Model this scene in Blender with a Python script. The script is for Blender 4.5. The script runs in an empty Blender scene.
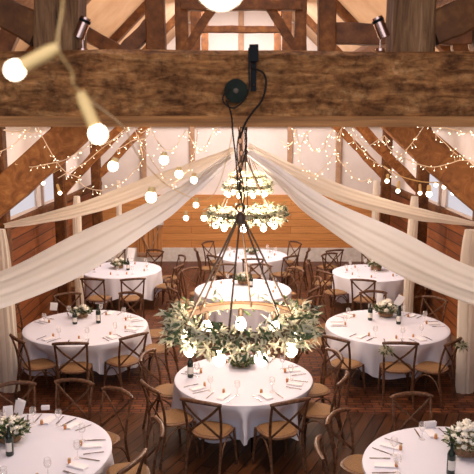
import bpy, math, random
from mathutils import Vector, Matrix
rnd = random.Random(7)
PI = math.pi
S = bpy.context.scene
C = S.collection
V = Vector

# ------------------------------------------------------------------ camera
CAM = V((0, 0, 3.95)); FPX = 690.0
PITCH = math.atan(117 / 690); YAW = math.atan(4 / 690)
cd = bpy.data.cameras.new('camera'); cam = bpy.data.objects.new('camera', cd); C.objects.link(cam)
cam.location = CAM; cam.rotation_euler = (PI / 2 - PITCH, 0, YAW)
cd.sensor_width = 36; cd.lens = 36 * FPX / 474; cd.clip_start = 0.05
cd.dof.use_dof = True; cd.dof.focus_distance = 7.5; cd.dof.aperture_fstop = (cd.lens / 1000) / 0.0085
S.camera = cam
ROT = cam.rotation_euler.to_matrix()

def ray(px, py):
    return ROT @ V(((px - 237) / FPX, -(py - 237) / FPX, -1))
def P(px, py, Y):            # the point at depth Y seen at a pixel of the photograph
    d = ray(px, py); return CAM + d * (Y / d.y)
def G(px, py, z):            # the point at height z seen at a pixel of the photograph
    d = ray(px, py); return CAM + d * ((z - CAM.z) / d.z)

# ------------------------------------------------------------------ materials
def newmat(name):
    m = bpy.data.materials.new(name); m.use_nodes = True
    nt = m.node_tree; b = nt.nodes['Principled BSDF']
    return m, nt, b
def simple(name, col, rough=.6, metal=0, spec=.5, **kw):
    m, nt, b = newmat(name)
    b.inputs['Base Color'].default_value = (*col, 1); b.inputs['Roughness'].default_value = rough
    b.inputs['Metallic'].default_value = metal; b.inputs['Specular IOR Level'].default_value = spec
    for k, v in kw.items(): b.inputs[k].default_value = v
    return m
def ramp(nt, stops):
    r = nt.nodes.new('ShaderNodeValToRGB'); e = r.color_ramp.elements
    while len(e) < len(stops): e.new(.5)
    for i, (p, c) in enumerate(stops): e[i].position = p; e[i].color = (*c, 1)
    return r
def noisy(name, stops, scale=(1, 1, 1), nscale=5, detail=6, rough=.7, bump=.2, bscale=None, spec=.3, dist=.0, kind='Object'):
    m, nt, b = newmat(name); L = nt.links
    tc = nt.nodes.new('ShaderNodeTexCoord'); mp = nt.nodes.new('ShaderNodeMapping')
    mp.inputs['Scale'].default_value = scale; L.new(tc.outputs[kind], mp.inputs[0])
    n = nt.nodes.new('ShaderNodeTexNoise'); n.inputs['Scale'].default_value = nscale
    n.inputs['Detail'].default_value = detail; n.inputs['Roughness'].default_value = .65; n.inputs['Distortion'].default_value = dist
    L.new(mp.outputs[0], n.inputs[0])
    r = ramp(nt, stops); L.new(n.outputs[0], r.inputs[0]); L.new(r.outputs[0], b.inputs['Base Color'])
    b.inputs['Roughness'].default_value = rough; b.inputs['Specular IOR Level'].default_value = spec
    if bump:
        bp = nt.nodes.new('ShaderNodeBump'); bp.inputs['Strength'].default_value = bump; bp.inputs['Distance'].default_value = .02
        L.new(n.outputs[0], bp.inputs['Height']); L.new(bp.outputs[0], b.inputs['Normal'])
    return m
def planks(name, c1, c2, gap, w, row, rough=.5, grain=(1, 1, 1), rot='xyz', spec=.35, mortar=.012, grainamt=.55, off=.5):
    m, nt, b = newmat(name); L = nt.links
    tc = nt.nodes.new('ShaderNodeTexCoord'); mp = nt.nodes.new('ShaderNodeMapping')
    if isinstance(rot, str):
        sx = nt.nodes.new('ShaderNodeSeparateXYZ'); cx = nt.nodes.new('ShaderNodeCombineXYZ'); L.new(tc.outputs['Object'], sx.inputs[0])
        for i, ch in enumerate(rot): L.new(sx.outputs['xyz'.index(ch)], cx.inputs[i])
        L.new(cx.outputs[0], mp.inputs[0])
    else:
        mp.inputs['Rotation'].default_value = rot; L.new(tc.outputs['Object'], mp.inputs[0])
    br = nt.nodes.new('ShaderNodeTexBrick'); br.offset = off
    br.inputs['Scale'].default_value = 1; br.inputs['Brick Width'].default_value = w; br.inputs['Row Height'].default_value = row
    br.inputs['Mortar Size'].default_value = mortar; br.inputs['Mortar Smooth'].default_value = .3
    br.inputs['Color1'].default_value = (*c1, 1); br.inputs['Color2'].default_value = (*c2, 1); br.inputs['Mortar'].default_value = (*gap, 1)
    L.new(mp.outputs[0], br.inputs['Vector'])
    m2 = nt.nodes.new('ShaderNodeMapping'); m2.inputs['Scale'].default_value = grain; L.new(mp.outputs[0], m2.inputs[0])
    n = nt.nodes.new('ShaderNodeTexNoise'); n.inputs['Scale'].default_value = 3; n.inputs['Detail'].default_value = 7; L.new(m2.outputs[0], n.inputs[0])
    r = ramp(nt, [(.3, (.35, .33, .32)), (.7, (1.25, 1.25, 1.25))]); L.new(n.outputs[0], r.inputs[0])
    mx = nt.nodes.new('ShaderNodeMix'); mx.data_type = 'RGBA'; mx.blend_type = 'MULTIPLY'; mx.inputs[0].default_value = grainamt
    L.new(br.outputs['Color'], mx.inputs[6]); L.new(r.outputs[0], mx.inputs[7]); L.new(mx.outputs[2], b.inputs['Base Color'])
    bp = nt.nodes.new('ShaderNodeBump'); bp.inputs['Strength'].default_value = .5; bp.inputs['Distance'].default_value = .01; bp.invert = True
    L.new(br.outputs['Fac'], bp.inputs['Height']); L.new(bp.outputs[0], b.inputs['Normal'])
    b.inputs['Roughness'].default_value = rough; b.inputs['Specular IOR Level'].default_value = spec
    return m
def glow(name, col, strength, sample=False):
    m, nt, b = newmat(name)
    b.inputs['Base Color'].default_value = (.9, .85, .75, 1); b.inputs['Emission Color'].default_value = (*col, 1)
    b.inputs['Emission Strength'].default_value = strength
    if not sample: m.cycles.emission_sampling = 'NONE'
    return m
def fabric(name, col, trans=.3, clear=0.0):
    m, nt, b = newmat(name); L = nt.links
    out = nt.nodes['Material Output']
    b.inputs['Base Color'].default_value = (*col, 1); b.inputs['Roughness'].default_value = .9; b.inputs['Specular IOR Level'].default_value = .1
    t = nt.nodes.new('ShaderNodeBsdfTranslucent'); t.inputs[0].default_value = (*col, 1)
    mx = nt.nodes.new('ShaderNodeMixShader'); mx.inputs[0].default_value = trans
    L.new(b.outputs[0], mx.inputs[1]); L.new(t.outputs[0], mx.inputs[2]); last = mx
    if clear:
        tr = nt.nodes.new('ShaderNodeBsdfTransparent'); m3 = nt.nodes.new('ShaderNodeMixShader'); m3.inputs[0].default_value = clear
        L.new(mx.outputs[0], m3.inputs[1]); L.new(tr.outputs[0], m3.inputs[2]); last = m3
    L.new(last.outputs[0], out.inputs[0])
    return m

M = {}
def hewn(name):
    m, nt, b = newmat(name); L = nt.links; N = nt.nodes.new
    tc = N('ShaderNodeTexCoord')
    def noise(scale, ns, det, dist=0):
        mp = N('ShaderNodeMapping'); mp.inputs['Scale'].default_value = scale; L.new(tc.outputs['Object'], mp.inputs[0])
        n = N('ShaderNodeTexNoise'); n.inputs['Scale'].default_value = ns; n.inputs['Detail'].default_value = det; n.inputs['Roughness'].default_value = .7
        n.inputs['Distortion'].default_value = dist; L.new(mp.outputs[0], n.inputs[0]); return n
    a, c, d = noise((1.5, 5, 6), 4, 12, .6), noise((1, 1, 1), 26, 8), noise((1, 1.5, 1.8), 4.5, 4, .4)
    r1 = ramp(nt, [(.30, (.075, .024, .007)), (.45, (.235, .088, .026)), (.58, (.43, .185, .06)), (.75, (.72, .41, .18))]); L.new(a.outputs[0], r1.inputs[0])
    r2 = ramp(nt, [(.32, (.28, .25, .23)), (.5, (.95, .95, .95)), (.7, (1.35, 1.3, 1.2))]); L.new(c.outputs[0], r2.inputs[0])
    r3 = ramp(nt, [(.34, (.38, .34, .32)), (.5, (.95, .95, .95)), (.68, (1.35, 1.32, 1.3))]); L.new(d.outputs[0], r3.inputs[0])
    col = r1.outputs[0]
    for r, f in ((r2, .85), (r3, .8)):
        mx = N('ShaderNodeMix'); mx.data_type = 'RGBA'; mx.blend_type = 'MULTIPLY'; mx.inputs[0].default_value = f
        L.new(col, mx.inputs[6]); L.new(r.outputs[0], mx.inputs[7]); col = mx.outputs[2]
    L.new(col, b.inputs['Base Color']); b.inputs['Roughness'].default_value = .8; b.inputs['Specular IOR Level'].default_value = .2
    ad = N('ShaderNodeMath'); ad.operation = 'ADD'; L.new(a.outputs[0], ad.inputs[0]); L.new(c.outputs[0], ad.inputs[1])
    bp = N('ShaderNodeBump'); bp.inputs['Strength'].default_value = .8; bp.inputs['Distance'].default_value = .02
    L.new(ad.outputs[0], bp.inputs['Height']); L.new(bp.outputs[0], b.inputs['Normal']); return m
M['beam'] = hewn('weathered_oak')
M['beam_edge'] = noisy('lit_oak_edge', [(.3, (.16, .06, .018)), (.55, (.45, .19, .06)), (.75, (.62, .31, .11))], (.5, 6, 9), 3, 8, .7, .4)  # lighter colour stands in for light catching the beam's lower strip
M['post'] = noisy('split_oak', [(.3, (.035, .013, .004)), (.45, (.15, .066, .024)), (.6, (.27, .13, .052)), (.78, (.50, .31, .16))], (9, 9, .8), 3, 10, .75, .9, dist=.8)
M['timber'] = noisy('brown_timber', [(.3, (.05, .015, .003)), (.55, (.125, .041, .008)), (.75, (.225, .088, .02))], (3, 3, 3), 2.5, 8, .7, .3)
M['brace'] = noisy('lit_brace_oak', [(.3, (.10, .032, .008)), (.5, (.22, .078, .019)), (.72, (.38, .165, .048))], (2.2, 2.2, 2.2), 3, 9, .7, .4, dist=1.2)  # timber tone raised to imitate golden light on the knee braces
M['timber_pale'] = noisy('pale_timber', [(.3, (.34, .19, .11)), (.7, (.5, .31, .2))], (3, 3, 3), 2.5, 8, .8, .2)
M['timber_dark'] = noisy('dark_timber', [(.3, (.05, .018, .008)), (.6, (.13, .05, .02)), (.8, (.2, .085, .035))], (3, 3, 3), 2.5, 8, .7, .3)
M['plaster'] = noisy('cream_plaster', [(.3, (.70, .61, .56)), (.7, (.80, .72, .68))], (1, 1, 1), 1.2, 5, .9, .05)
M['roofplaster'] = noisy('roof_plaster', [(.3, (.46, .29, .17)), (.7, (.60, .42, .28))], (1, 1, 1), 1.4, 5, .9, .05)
M['boards'] = planks('oak_boarding', (.26, .078, .020), (.16, .043, .011), (.035, .012, .005), 2.6, .19, .6, (.8, 12, 12), 'yzx')
M['boards_end'] = planks('pale_oak_boarding', (.66, .30, .095), (.56, .235, .07), (.3, .11, .03), 2.8, .2, .6, (.8, 12, 12), 'xzy', grainamt=.35, mortar=.006)
M['plinth'] = noisy('whitewashed_plinth', [(.3, (.6, .54, .5)), (.7, (.8, .75, .72))], (2, 2, 2), 4, 5, .9, .2)
M['brick'] = planks('brick_floor', (.21, .068, .026), (.10, .031, .014), (.02, .009, .006), .23, .085, .42, (1.3, 1.3, 1.3), 'xyz', .2, .011, .7)
M['planks'] = planks('plank_floor', (.10, .036, .013), (.045, .016, .007), (.008, .004, .002), 2.2, .15, .36, (.9, 14, 1), (0, 0, PI / 2 + .42), .16, .008, .75)
M['cloth'] = fabric('white_linen', (.735, .715, .80), .12)
M['drape'] = fabric('ivory_voile', (.81, .77, .74), .3, .05)
M['drape_far'] = fabric('ivory_sheer', (.86, .78, .68), .4, .10)
M['napkin'] = simple('napkin_linen', (.78, .74, .76), .9, spec=.1)
M['chair'] = noisy('limed_chair_wood', [(.3, (.035, .013, .006)), (.5, (.095, .040, .019)), (.66, (.17, .082, .044)), (.8, (.34, .205, .135))], (5, 5, 5), 6, 6, .45, .1, spec=.3)
M['rim'] = noisy('chair_seat_rim', [(.3, (.10, .045, .022)), (.7, (.24, .12, .06))], (5, 5, 5), 6, 5, .5, .1)
M['cane'] = noisy('rush_seat', [(.35, (.17, .083, .03)), (.65, (.29, .155, .066))], (60, 60, 4), 2, 4, .7, .3)
M['black'] = simple('black_plastic', (.004, .0036, .0034), .6, 0, .15)
M['cable'] = simple('dark_cable', (.014, .009, .006), .6, 0, .2)
M['iron'] = simple('aged_iron', (.085, .05, .03), .5, .5)
M['chrome'] = simple('copper_chrome', (.42, .27, .22), .2, 1)
M['green_iron'] = noisy('dark_green_iron', [(.3, (.006, .009, .005)), (.7, (.018, .022, .012))], (8, 8, 8), 3, 5, .7, .2, spec=.15)
M['steel'] = simple('cutlery_steel', (.42, .38, .36), .25, 1)
def thin_glass():
    m, nt, b = newmat('clear_glass'); L = nt.links
    b.inputs['Base Color'].default_value = (.9, .86, .84, 1); b.inputs['Roughness'].default_value = .05; b.inputs['Specular IOR Level'].default_value = .9
    tr = nt.nodes.new('ShaderNodeBsdfTransparent'); lw = nt.nodes.new('ShaderNodeLayerWeight'); lw.inputs[0].default_value = .35
    mx = nt.nodes.new('ShaderNodeMixShader'); mr = nt.nodes.new('ShaderNodeMapRange'); mr.inputs[3].default_value = .1; mr.inputs[4].default_value = .45
    L.new(lw.outputs['Facing'], mr.inputs[0]); L.new(mr.outputs[0], mx.inputs[0]); L.new(tr.outputs[0], mx.inputs[1]); L.new(b.outputs[0], mx.inputs[2])
    L.new(mx.outputs[0], nt.nodes['Material Output'].inputs[0]); return m
M['glass'] = thin_glass()
M['bottle'] = simple('dark_bottle_glass', (.012, .022, .014), .12, 0, .6)
M['paper'] = simple('white_paper', (.84, .82, .83), .85)
M['label'] = simple('cream_label', (.7, .66, .6), .8)
M['amber'] = simple('amber_honey', (.50, .20, .06), .25)
M['cork'] = simple('kraft_lid', (.55, .36, .2), .7)
M['leaf'] = noisy('olive_leaf', [(.3, (.024, .044, .014)), (.7, (.13, .17, .065))], (9, 9, 9), 2, 3, .5, 0)
M['leaf_pale'] = fabric('sage_leaf', (.60, .57, .42), .4)
M['twig'] = simple('twig', (.16, .09, .045), .8)
M['petal'] = simple('white_petal', (.85, .80, .70), .8, 0, .2)
M['bowl'] = noisy('bark_bowl', [(.3, (.12, .06, .03)), (.7, (.3, .18, .1))], (20, 20, 5), 3, 4, .8, .3)
M['bulb'] = glow('lit_bulb', (1, .83, .62), 14)
M['festoon'] = glow('lit_festoon_bulb', (1, .86, .66), 7)
M['led'] = glow('lit_fairy_light', (1, .86, .62), 4)
M['socket'] = simple('cream_bulb_socket', (.72, .46, .17), .6)
M['wire'] = simple('pale_wire', (.8, .6, .4), .6)
M['pane'] = glow('daylit_window_pane', (.9, .9, 1), .55, True)
M['winframe'] = simple('window_frame_paint', (.6, .5, .45), .6)
M['pane'].node_tree.nodes['Principled BSDF'].inputs['Base Color'].default_value = (.15, .15, .17, 1)
M['door'] = planks('oak_door_boards', (.66, .31, .11), (.55, .24, .08), (.2, .08, .03), 2.5, .13, .6, (.8, 12, 12), 'zxy')

# ------------------------------------------------------------------ mesh building
class MB:
    def __init__(s): s.v = []; s.f = []; s.mi = []; s.cur = 0
    def face(s, *idx): s.f.append(tuple(idx)); s.mi.append(s.cur)
    def add(s, vs, fs):
        o = len(s.v); s.v += [tuple(x) for x in vs]
        for f in fs: s.f.append(tuple(i + o for i in f)); s.mi.append(s.cur)
        return s
    def box(s, c, size, R=None):
        hx, hy, hz = size[0] / 2, size[1] / 2, size[2] / 2
        vs = [V((x, y, z)) for x in (-hx, hx) for y in (-hy, hy) for z in (-hz, hz)]
        if R: vs = [R @ v for v in vs]
        c = V(c)
        return s.add([v + c for v in vs], [(0, 1, 3, 2), (4, 6, 7, 5), (0, 4, 5, 1), (2, 3, 7, 6), (0, 2, 6, 4), (1, 5, 7, 3)])
    def sweep(s, pts, prof, up=(0, 0, 1), cap=True):
        """prof(i,t) -> list of (a,b) offsets along (side, up-ish); closed section"""
        n = len(pts); rings = []; up = V(up)
        for i, p in enumerate(pts):
            p = V(p); t = (V(pts[min(i + 1, n - 1)]) - V(pts[max(i - 1, 0)])).normalized()
            u = up if abs(t.dot(up)) < .97 else (V((0, 1, 0)) if abs(t.y) < .9 else V((1, 0, 0)))
            side = t.cross(u).normalized(); uu = side.cross(t).normalized()
            rings.append([p + side * a + uu * b for a, b in prof(i, i / max(1, n - 1))])
        k = len(rings[0]); o = len(s.v)
        for r in rings: s.v += [tuple(x) for x in r]
        for i in range(n - 1):
            for j in range(k):
                a = o + i * k + j; b = o + i * k + (j + 1) % k
                s.face(a, b, b + k, a + k)
        if cap:
            s.face(*[o + j for j in reversed(range(k))]); s.face(*[o + (n - 1) * k + j for j in range(k)])
        return s
    def tube(s, pts, r, k=6, up=(0, 0, 1), flat=1.0):
        rr = r if callable(r) else (lambda t: r)
        return s.sweep(pts, lambda i, t: [(rr(t) * math.cos(2 * PI * j / k), flat * rr(t) * math.sin(2 * PI * j / k)) for j in range(k)], up)
    def bar(s, a, b, w, h, up=(0, 0, 1), bev=.12):
        a, b = V(a), V(b); e = min(w, h) * bev; x, y = w / 2, h / 2
        pr = [(-x + e, -y), (x - e, -y), (x, -y + e), (x, y - e), (x - e, y), (-x + e, y), (-x, y - e), (-x, -y + e)]
        return s.sweep([a, b], lambda i, t: pr, up)
    def lathe(s, prof, c=(0, 0, 0), k=16, R=None):
        c = V(c); o = len(s.v)
        for r, z in prof:
            for j in range(k):
                q = V((r * math.cos(2 * PI * j / k), r * math.sin(2 * PI * j / k), z))
                if R: q = R @ q
                s.v.append(tuple(q + c))
        for i in range(len(prof) - 1):
            for j in range(k):
                a = o + i * k + j; b = o + i * k + (j + 1) % k
                s.face(a, b, b + k, a + k)
        s.face(*[o + j for j in reversed(range(k))]); s.face(*[o + (len(prof) - 1) * k + j for j in range(k)])
        return s
    def ball(s, c, r, k=10, sq=1.0, R=None):
        n = max(4, k // 2)
        return s.lathe([(r * max(.02, math.sin(PI * i / n)), -r * sq * math.cos(PI * i / n)) for i in range(n + 1)], c, k, R)
    def torus(s, c, R, r, k=48, m=6, flat=1.0, mat=None):
        o = len(s.v); c = V(c)
        for i in range(k):
            a = 2 * PI * i / k
            for j in range(m):
                b = 2 * PI * j / m; q = V(((R + r * math.cos(b)) * math.cos(a), (R + r * math.cos(b)) * math.sin(a), flat * r * math.sin(b)))
                if mat: q = mat @ q
                s.v.append(tuple(q + c))
        for i in range(k):
            for j in range(m):
                a = o + i * m + j; b = o + i * m + (j + 1) % m; c2 = o + ((i + 1) % k) * m
                s.face(a, b, c2 + (j + 1) % m, c2 + j)
        return s
    def leaf(s, p, d, n, L, W):
        d = V(d).normalized(); sd = d.cross(V(n)).normalized(); nn = sd.cross(d).normalized(); p = V(p)
        q = [p, p + d * L * .45 + sd * W + nn * W * .5, p + d * L - nn * W * .4, p + d * L * .45 - sd * W + nn * W * .5, p + d * L * .5]
        return s.add(q, [(0, 1, 4), (1, 2, 4), (2, 3, 4), (3, 0, 4)])
    def mesh(s, name, mats, smooth=True):
        me = bpy.data.meshes.new(name); me.from_pydata(s.v, [], s.f)
        for m in (mats if isinstance(mats, (list, tuple)) else [mats]): me.materials.append(m)
        me.polygons.foreach_set('material_index', s.mi)
        me.update()
        if smooth:
            me.polygons.foreach_set('use_smooth', [True] * len(me.polygons))
            try: me.set_sharp_from_angle(angle=math.radians(38))
            except Exception: pass
        return me
    def obj(s, name, mats, parent=None, smooth=True):
        return link(name, s.mesh(name, mats, smooth), parent)
def link(name, me, parent=None, loc=None, rz=None):
    o = bpy.data.objects.new(name, me); C.objects.link(o)
    if parent: o.parent = parent
    if loc is not None: o.location = loc
    if rz is not None: o.rotation_euler = (0, 0, rz)
    return o
def tag(o, label=None, cat=None, group=None, kind=None):
    for k, v in (('label', label), ('category', cat), ('group', group), ('kind', kind)):
        if v: o[k] = v
    return o
def thing(name, label, cat, loc=(0, 0, 0), rz=0, group=None):
    return tag(link(name, None, None, loc, rz), label, cat, group)
def struct(o): o['kind'] = 'structure'; return o
def copy_tree(o, parent=None):
    c = o.copy(); C.objects.link(c)
    if parent: c.parent = parent
    for ch in list(o.children): copy_tree(ch, c)
    return c
def dup(o, loc, rz, label, group=None):
    c = copy_tree(o); c.location = loc; c.rotation_euler = (0, 0, rz); c['label'] = label
    if group: c['group'] = group
    return c
def catmull(pts, n=8):
    pts = [V(p) for p in pts]; q = [pts[0] * 2 - pts[1]] + pts + [pts[-1] * 2 - pts[-2]]; out = []
    for i in range(1, len(q) - 2):
        for j in range(n):
            t = j / n; a, b, c, d = q[i - 1:i + 3]
            out.append(.5 * ((2 * b) + (c - a) * t + (2 * a - 5 * b + 4 * c - d) * t * t + (3 * b - a - 3 * c + d) * t ** 3))
    out.append(pts[-1]); return out

# ------------------------------------------------------------------ room shell
WX, YE, EAVE, RIDGE = 4.0, 19.25, 3.95, 7.95
Y0 = -1.5
def quad(name, vs, m, parent=None):
    return MB().add(vs, [(0, 1, 2, 3)]).obj(name, m, parent, False)
YB = 8.9
MB().box((0, (YB + YE + .3) / 2, -.05), (2 * WX + .6, YE + .3 - YB, .1)).obj('floor', M['brick'], None, False)['kind'] = 'structure'
MB().box((0, (YB + Y0) / 2, -.05), (2 * WX + .6, YB - Y0, .1)).obj('floor_boards', M['planks'], None, False)['kind'] = 'structure'
for nm, sx in (('left', -1), ('right', 1)):
    w = struct(MB().box((sx * (WX + .1), (Y0 + YE) / 2, EAVE / 2), (.2, YE - Y0, EAVE)).obj('wall_' + nm, M['plaster'], None, False))
    b = MB().box((sx * (WX - .02), (Y0 + YE) / 2, 1.09), (.04, YE - Y0, 2.18)).obj('boarding', M['boards'], w, False)
    MB().bar((sx * (WX - .06), Y0, 2.2), (sx * (WX - .06), YE - .02, 2.2), .12, .12).obj('rail', M['timber'], w, False)
    MB().bar((sx * (WX - .09), Y0, EAVE), (sx * (WX - .09), YE - .02, EAVE), .18, .2).obj('wall_plate', M['timber'], w, False)
    # roof slope with its purlins and common rafters
    n = V((-sx, 0, -1)).normalized()
    a, d = V((sx * (WX + .15), Y0, EAVE - .15)), V((0, Y0, RIDGE)); off = V((sx * .1, 0, .1)); yy = V((0, YE + .2 - Y0, 0))
    vs = [a, a + yy, d + yy, d]; vs = vs + [v + V((0, 0, .2)) for v in vs]
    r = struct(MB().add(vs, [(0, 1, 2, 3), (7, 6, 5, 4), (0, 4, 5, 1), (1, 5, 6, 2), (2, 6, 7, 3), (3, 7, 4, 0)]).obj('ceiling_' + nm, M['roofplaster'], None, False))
    for t, sz in ((.36, .2), (.72, .18)):
        q = V((sx * WX * (1 - t), 0, EAVE + (RIDGE - EAVE) * t)) + n * .13
        MB().bar(q + V((0, Y0, 0)), q + V((0, YE, 0)), sz, sz, up=tuple(n)).obj('purlin', M['timber'], r, False)

we = MB()
we.cur = 0; we.add([(-WX - .2, YE, 0), (WX + .2, YE, 0), (WX + .2, YE, EAVE), (0, YE, RIDGE + .2), (-WX - .2, YE, EAVE),
        (-WX - .2, YE + .2, 0), (WX + .2, YE + .2, 0), (WX + .2, YE + .2, EAVE), (0, YE + .2, RIDGE + .2), (-WX - .2, YE + .2, EAVE)],
       [(0, 1, 2, 3, 4), (9, 8, 7, 6, 5), (0, 5, 6, 1), (1, 6, 7, 2), (2, 7, 8, 3), (3, 8, 9, 4), (4, 9, 5, 0)])
we = struct(we.obj('wall_back', M['plaster'], None, False))
MB().box((0, YE - .03, 1.14), (2 * WX, .06, 1.5)).obj('boarding', M['boards_end'], we, False)
MB().box((0, YE - .05, .195), (2 * WX, .1, .39)).obj('plinth', M['plinth'], we, False)
for x in (-2.7, -1.35, 0, 1.35, 2.7):
    top = RIDGE - abs(x) - .1
    MB().bar((x, YE - .05, 1.9), (x, YE - .05, top), .14, .1).obj('stud', M['timber_pale'], we, False)  # studs coloured pale to imitate glare washing them out
for z, hw in ((3.9, 3.9), (5.6, 2.2)):
    MB().bar((-hw, YE - .06, z), (hw, YE - .06, z), .12, .2).obj('rail', M['timber'], we, False)
# low ledged half door in the end wall, a pale sill over it
dl, dr = P(137, 240, YE - .1), P(162, 240, YE - .1)
dw = dr.x - dl.x; dc = (dl.x + dr.x) / 2
d1 = struct(MB().box((dc, YE - .1, .6), (dw, .06, .92)).obj('door_1', M['door'], None, False))
for z in (.22, 1.0): MB().box((dc, YE - .14, z), (dw, .03, .09)).obj('ledge', M['timber_pale'], d1, False)
MB().bar((dc - dw * .42, YE - .14, .98), (dc + .02, YE - .14, .25), .03, .08, up=(0, 1, 0)).obj('brace', M['timber_pale'], d1, False)
MB().bar((dc + dw * .42, YE - .14, .98), (dc - .02, YE - .14, .25), .03, .08, up=(0, 1, 0)).obj('brace', M['timber_pale'], d1, False)
MB().box((dc, YE - .12, 1.09), (dw + .1, .16, .07)).obj('sill', M['plinth'], d1, False)
# tall windows high in the side walls
k = 1
for sx in (-1, 1):
    for yc, hw in ((12.1, 1.15), (14.6, .85)):
        x = sx * (WX - .005)
        w = MB()
        for dy in (-hw, hw): w.box((x - sx * .02, yc + dy, 2.72), (.06, .05, .94))
        for z in (2.28, 3.16): w.box((x - sx * .02, yc, z), (.06, hw * 2, .05))
        w = struct(w.obj('window_%d' % k, M['winframe'], None, False)); k += 1
        MB().box((x, yc, 2.72), (.02, hw * 2, .86)).obj('pane', M['pane'], w, False)

# ------------------------------------------------------------------ trusses
def rough_beam(a, b, w, h, seg=60, amp=.012, chamf=0, seed=1, edge=None):
    """a hewn timber along X with wandering faces and, when chamf, a lower arris coloured lighter as if lit"""
    r = random.Random(seed); mb = MB(); a, b = V(a), V(b); n = seg
    ph = [r.uniform(0, 6.28) for _ in range(12)]
    def wob(t, i): return amp * (math.sin(t * 9 + ph[i]) + .6 * math.sin(t * 23 + ph[i + 1]) + .35 * math.sin(t * 61 + ph[i + 2]))
    pts = [a.lerp(b, i / n) for i in range(n + 1)]
    hw, hh = w / 2, h / 2; e = min(w, h) * .07
    def prof(i, t):
        o1, o2, o3, o4 = wob(t, 0), wob(t, 3), wob(t, 6), wob(t, 9)
        if chamf:
            return [(hw - .022, -hh), (hw - .012, -hh + chamf), (hw + o4 - .002, -hh + chamf + .004), (hw + o4 + .012, 0), (hw + o4, hh - e + o2), (hw - e + o4, hh + o2), (-hw + e, hh + o2), (-hw, hh - e + o2), (-hw + o1, -hh + e), (-hw + e, -hh)]
        return [(-hw + e + o1, -hh + o3), (hw - e + o4, -hh + o3), (hw + o4, -hh + e + o3), (hw + o4, hh - e + o2), (hw - e + o4, hh + o2), (-hw + e + o1, hh + o2), (-hw + o1, hh - e + o2), (-hw + o1, -hh + e + o3)]
    mb.sweep(pts, prof)
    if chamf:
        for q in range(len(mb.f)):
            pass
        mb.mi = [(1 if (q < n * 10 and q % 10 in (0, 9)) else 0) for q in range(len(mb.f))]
    return mb
TY = [3.3, 6.7, 10.1, 13.5, 16.9]
ztop1 = P(237, 51, 3.3).z; zbot1 = P(237, 127, 3.3).z
order = ['nearest roof truss, its huge rough hewn tie beam crossing the whole picture', 'second roof truss from the front, half hidden behind the huge hewn beam',
         'third roof truss, its collar crossing just above the huge hewn beam', 'fourth roof truss, its collar the lower bar seen above the hewn beam', 'farthest roof truss, next to the end gable wall']
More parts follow.
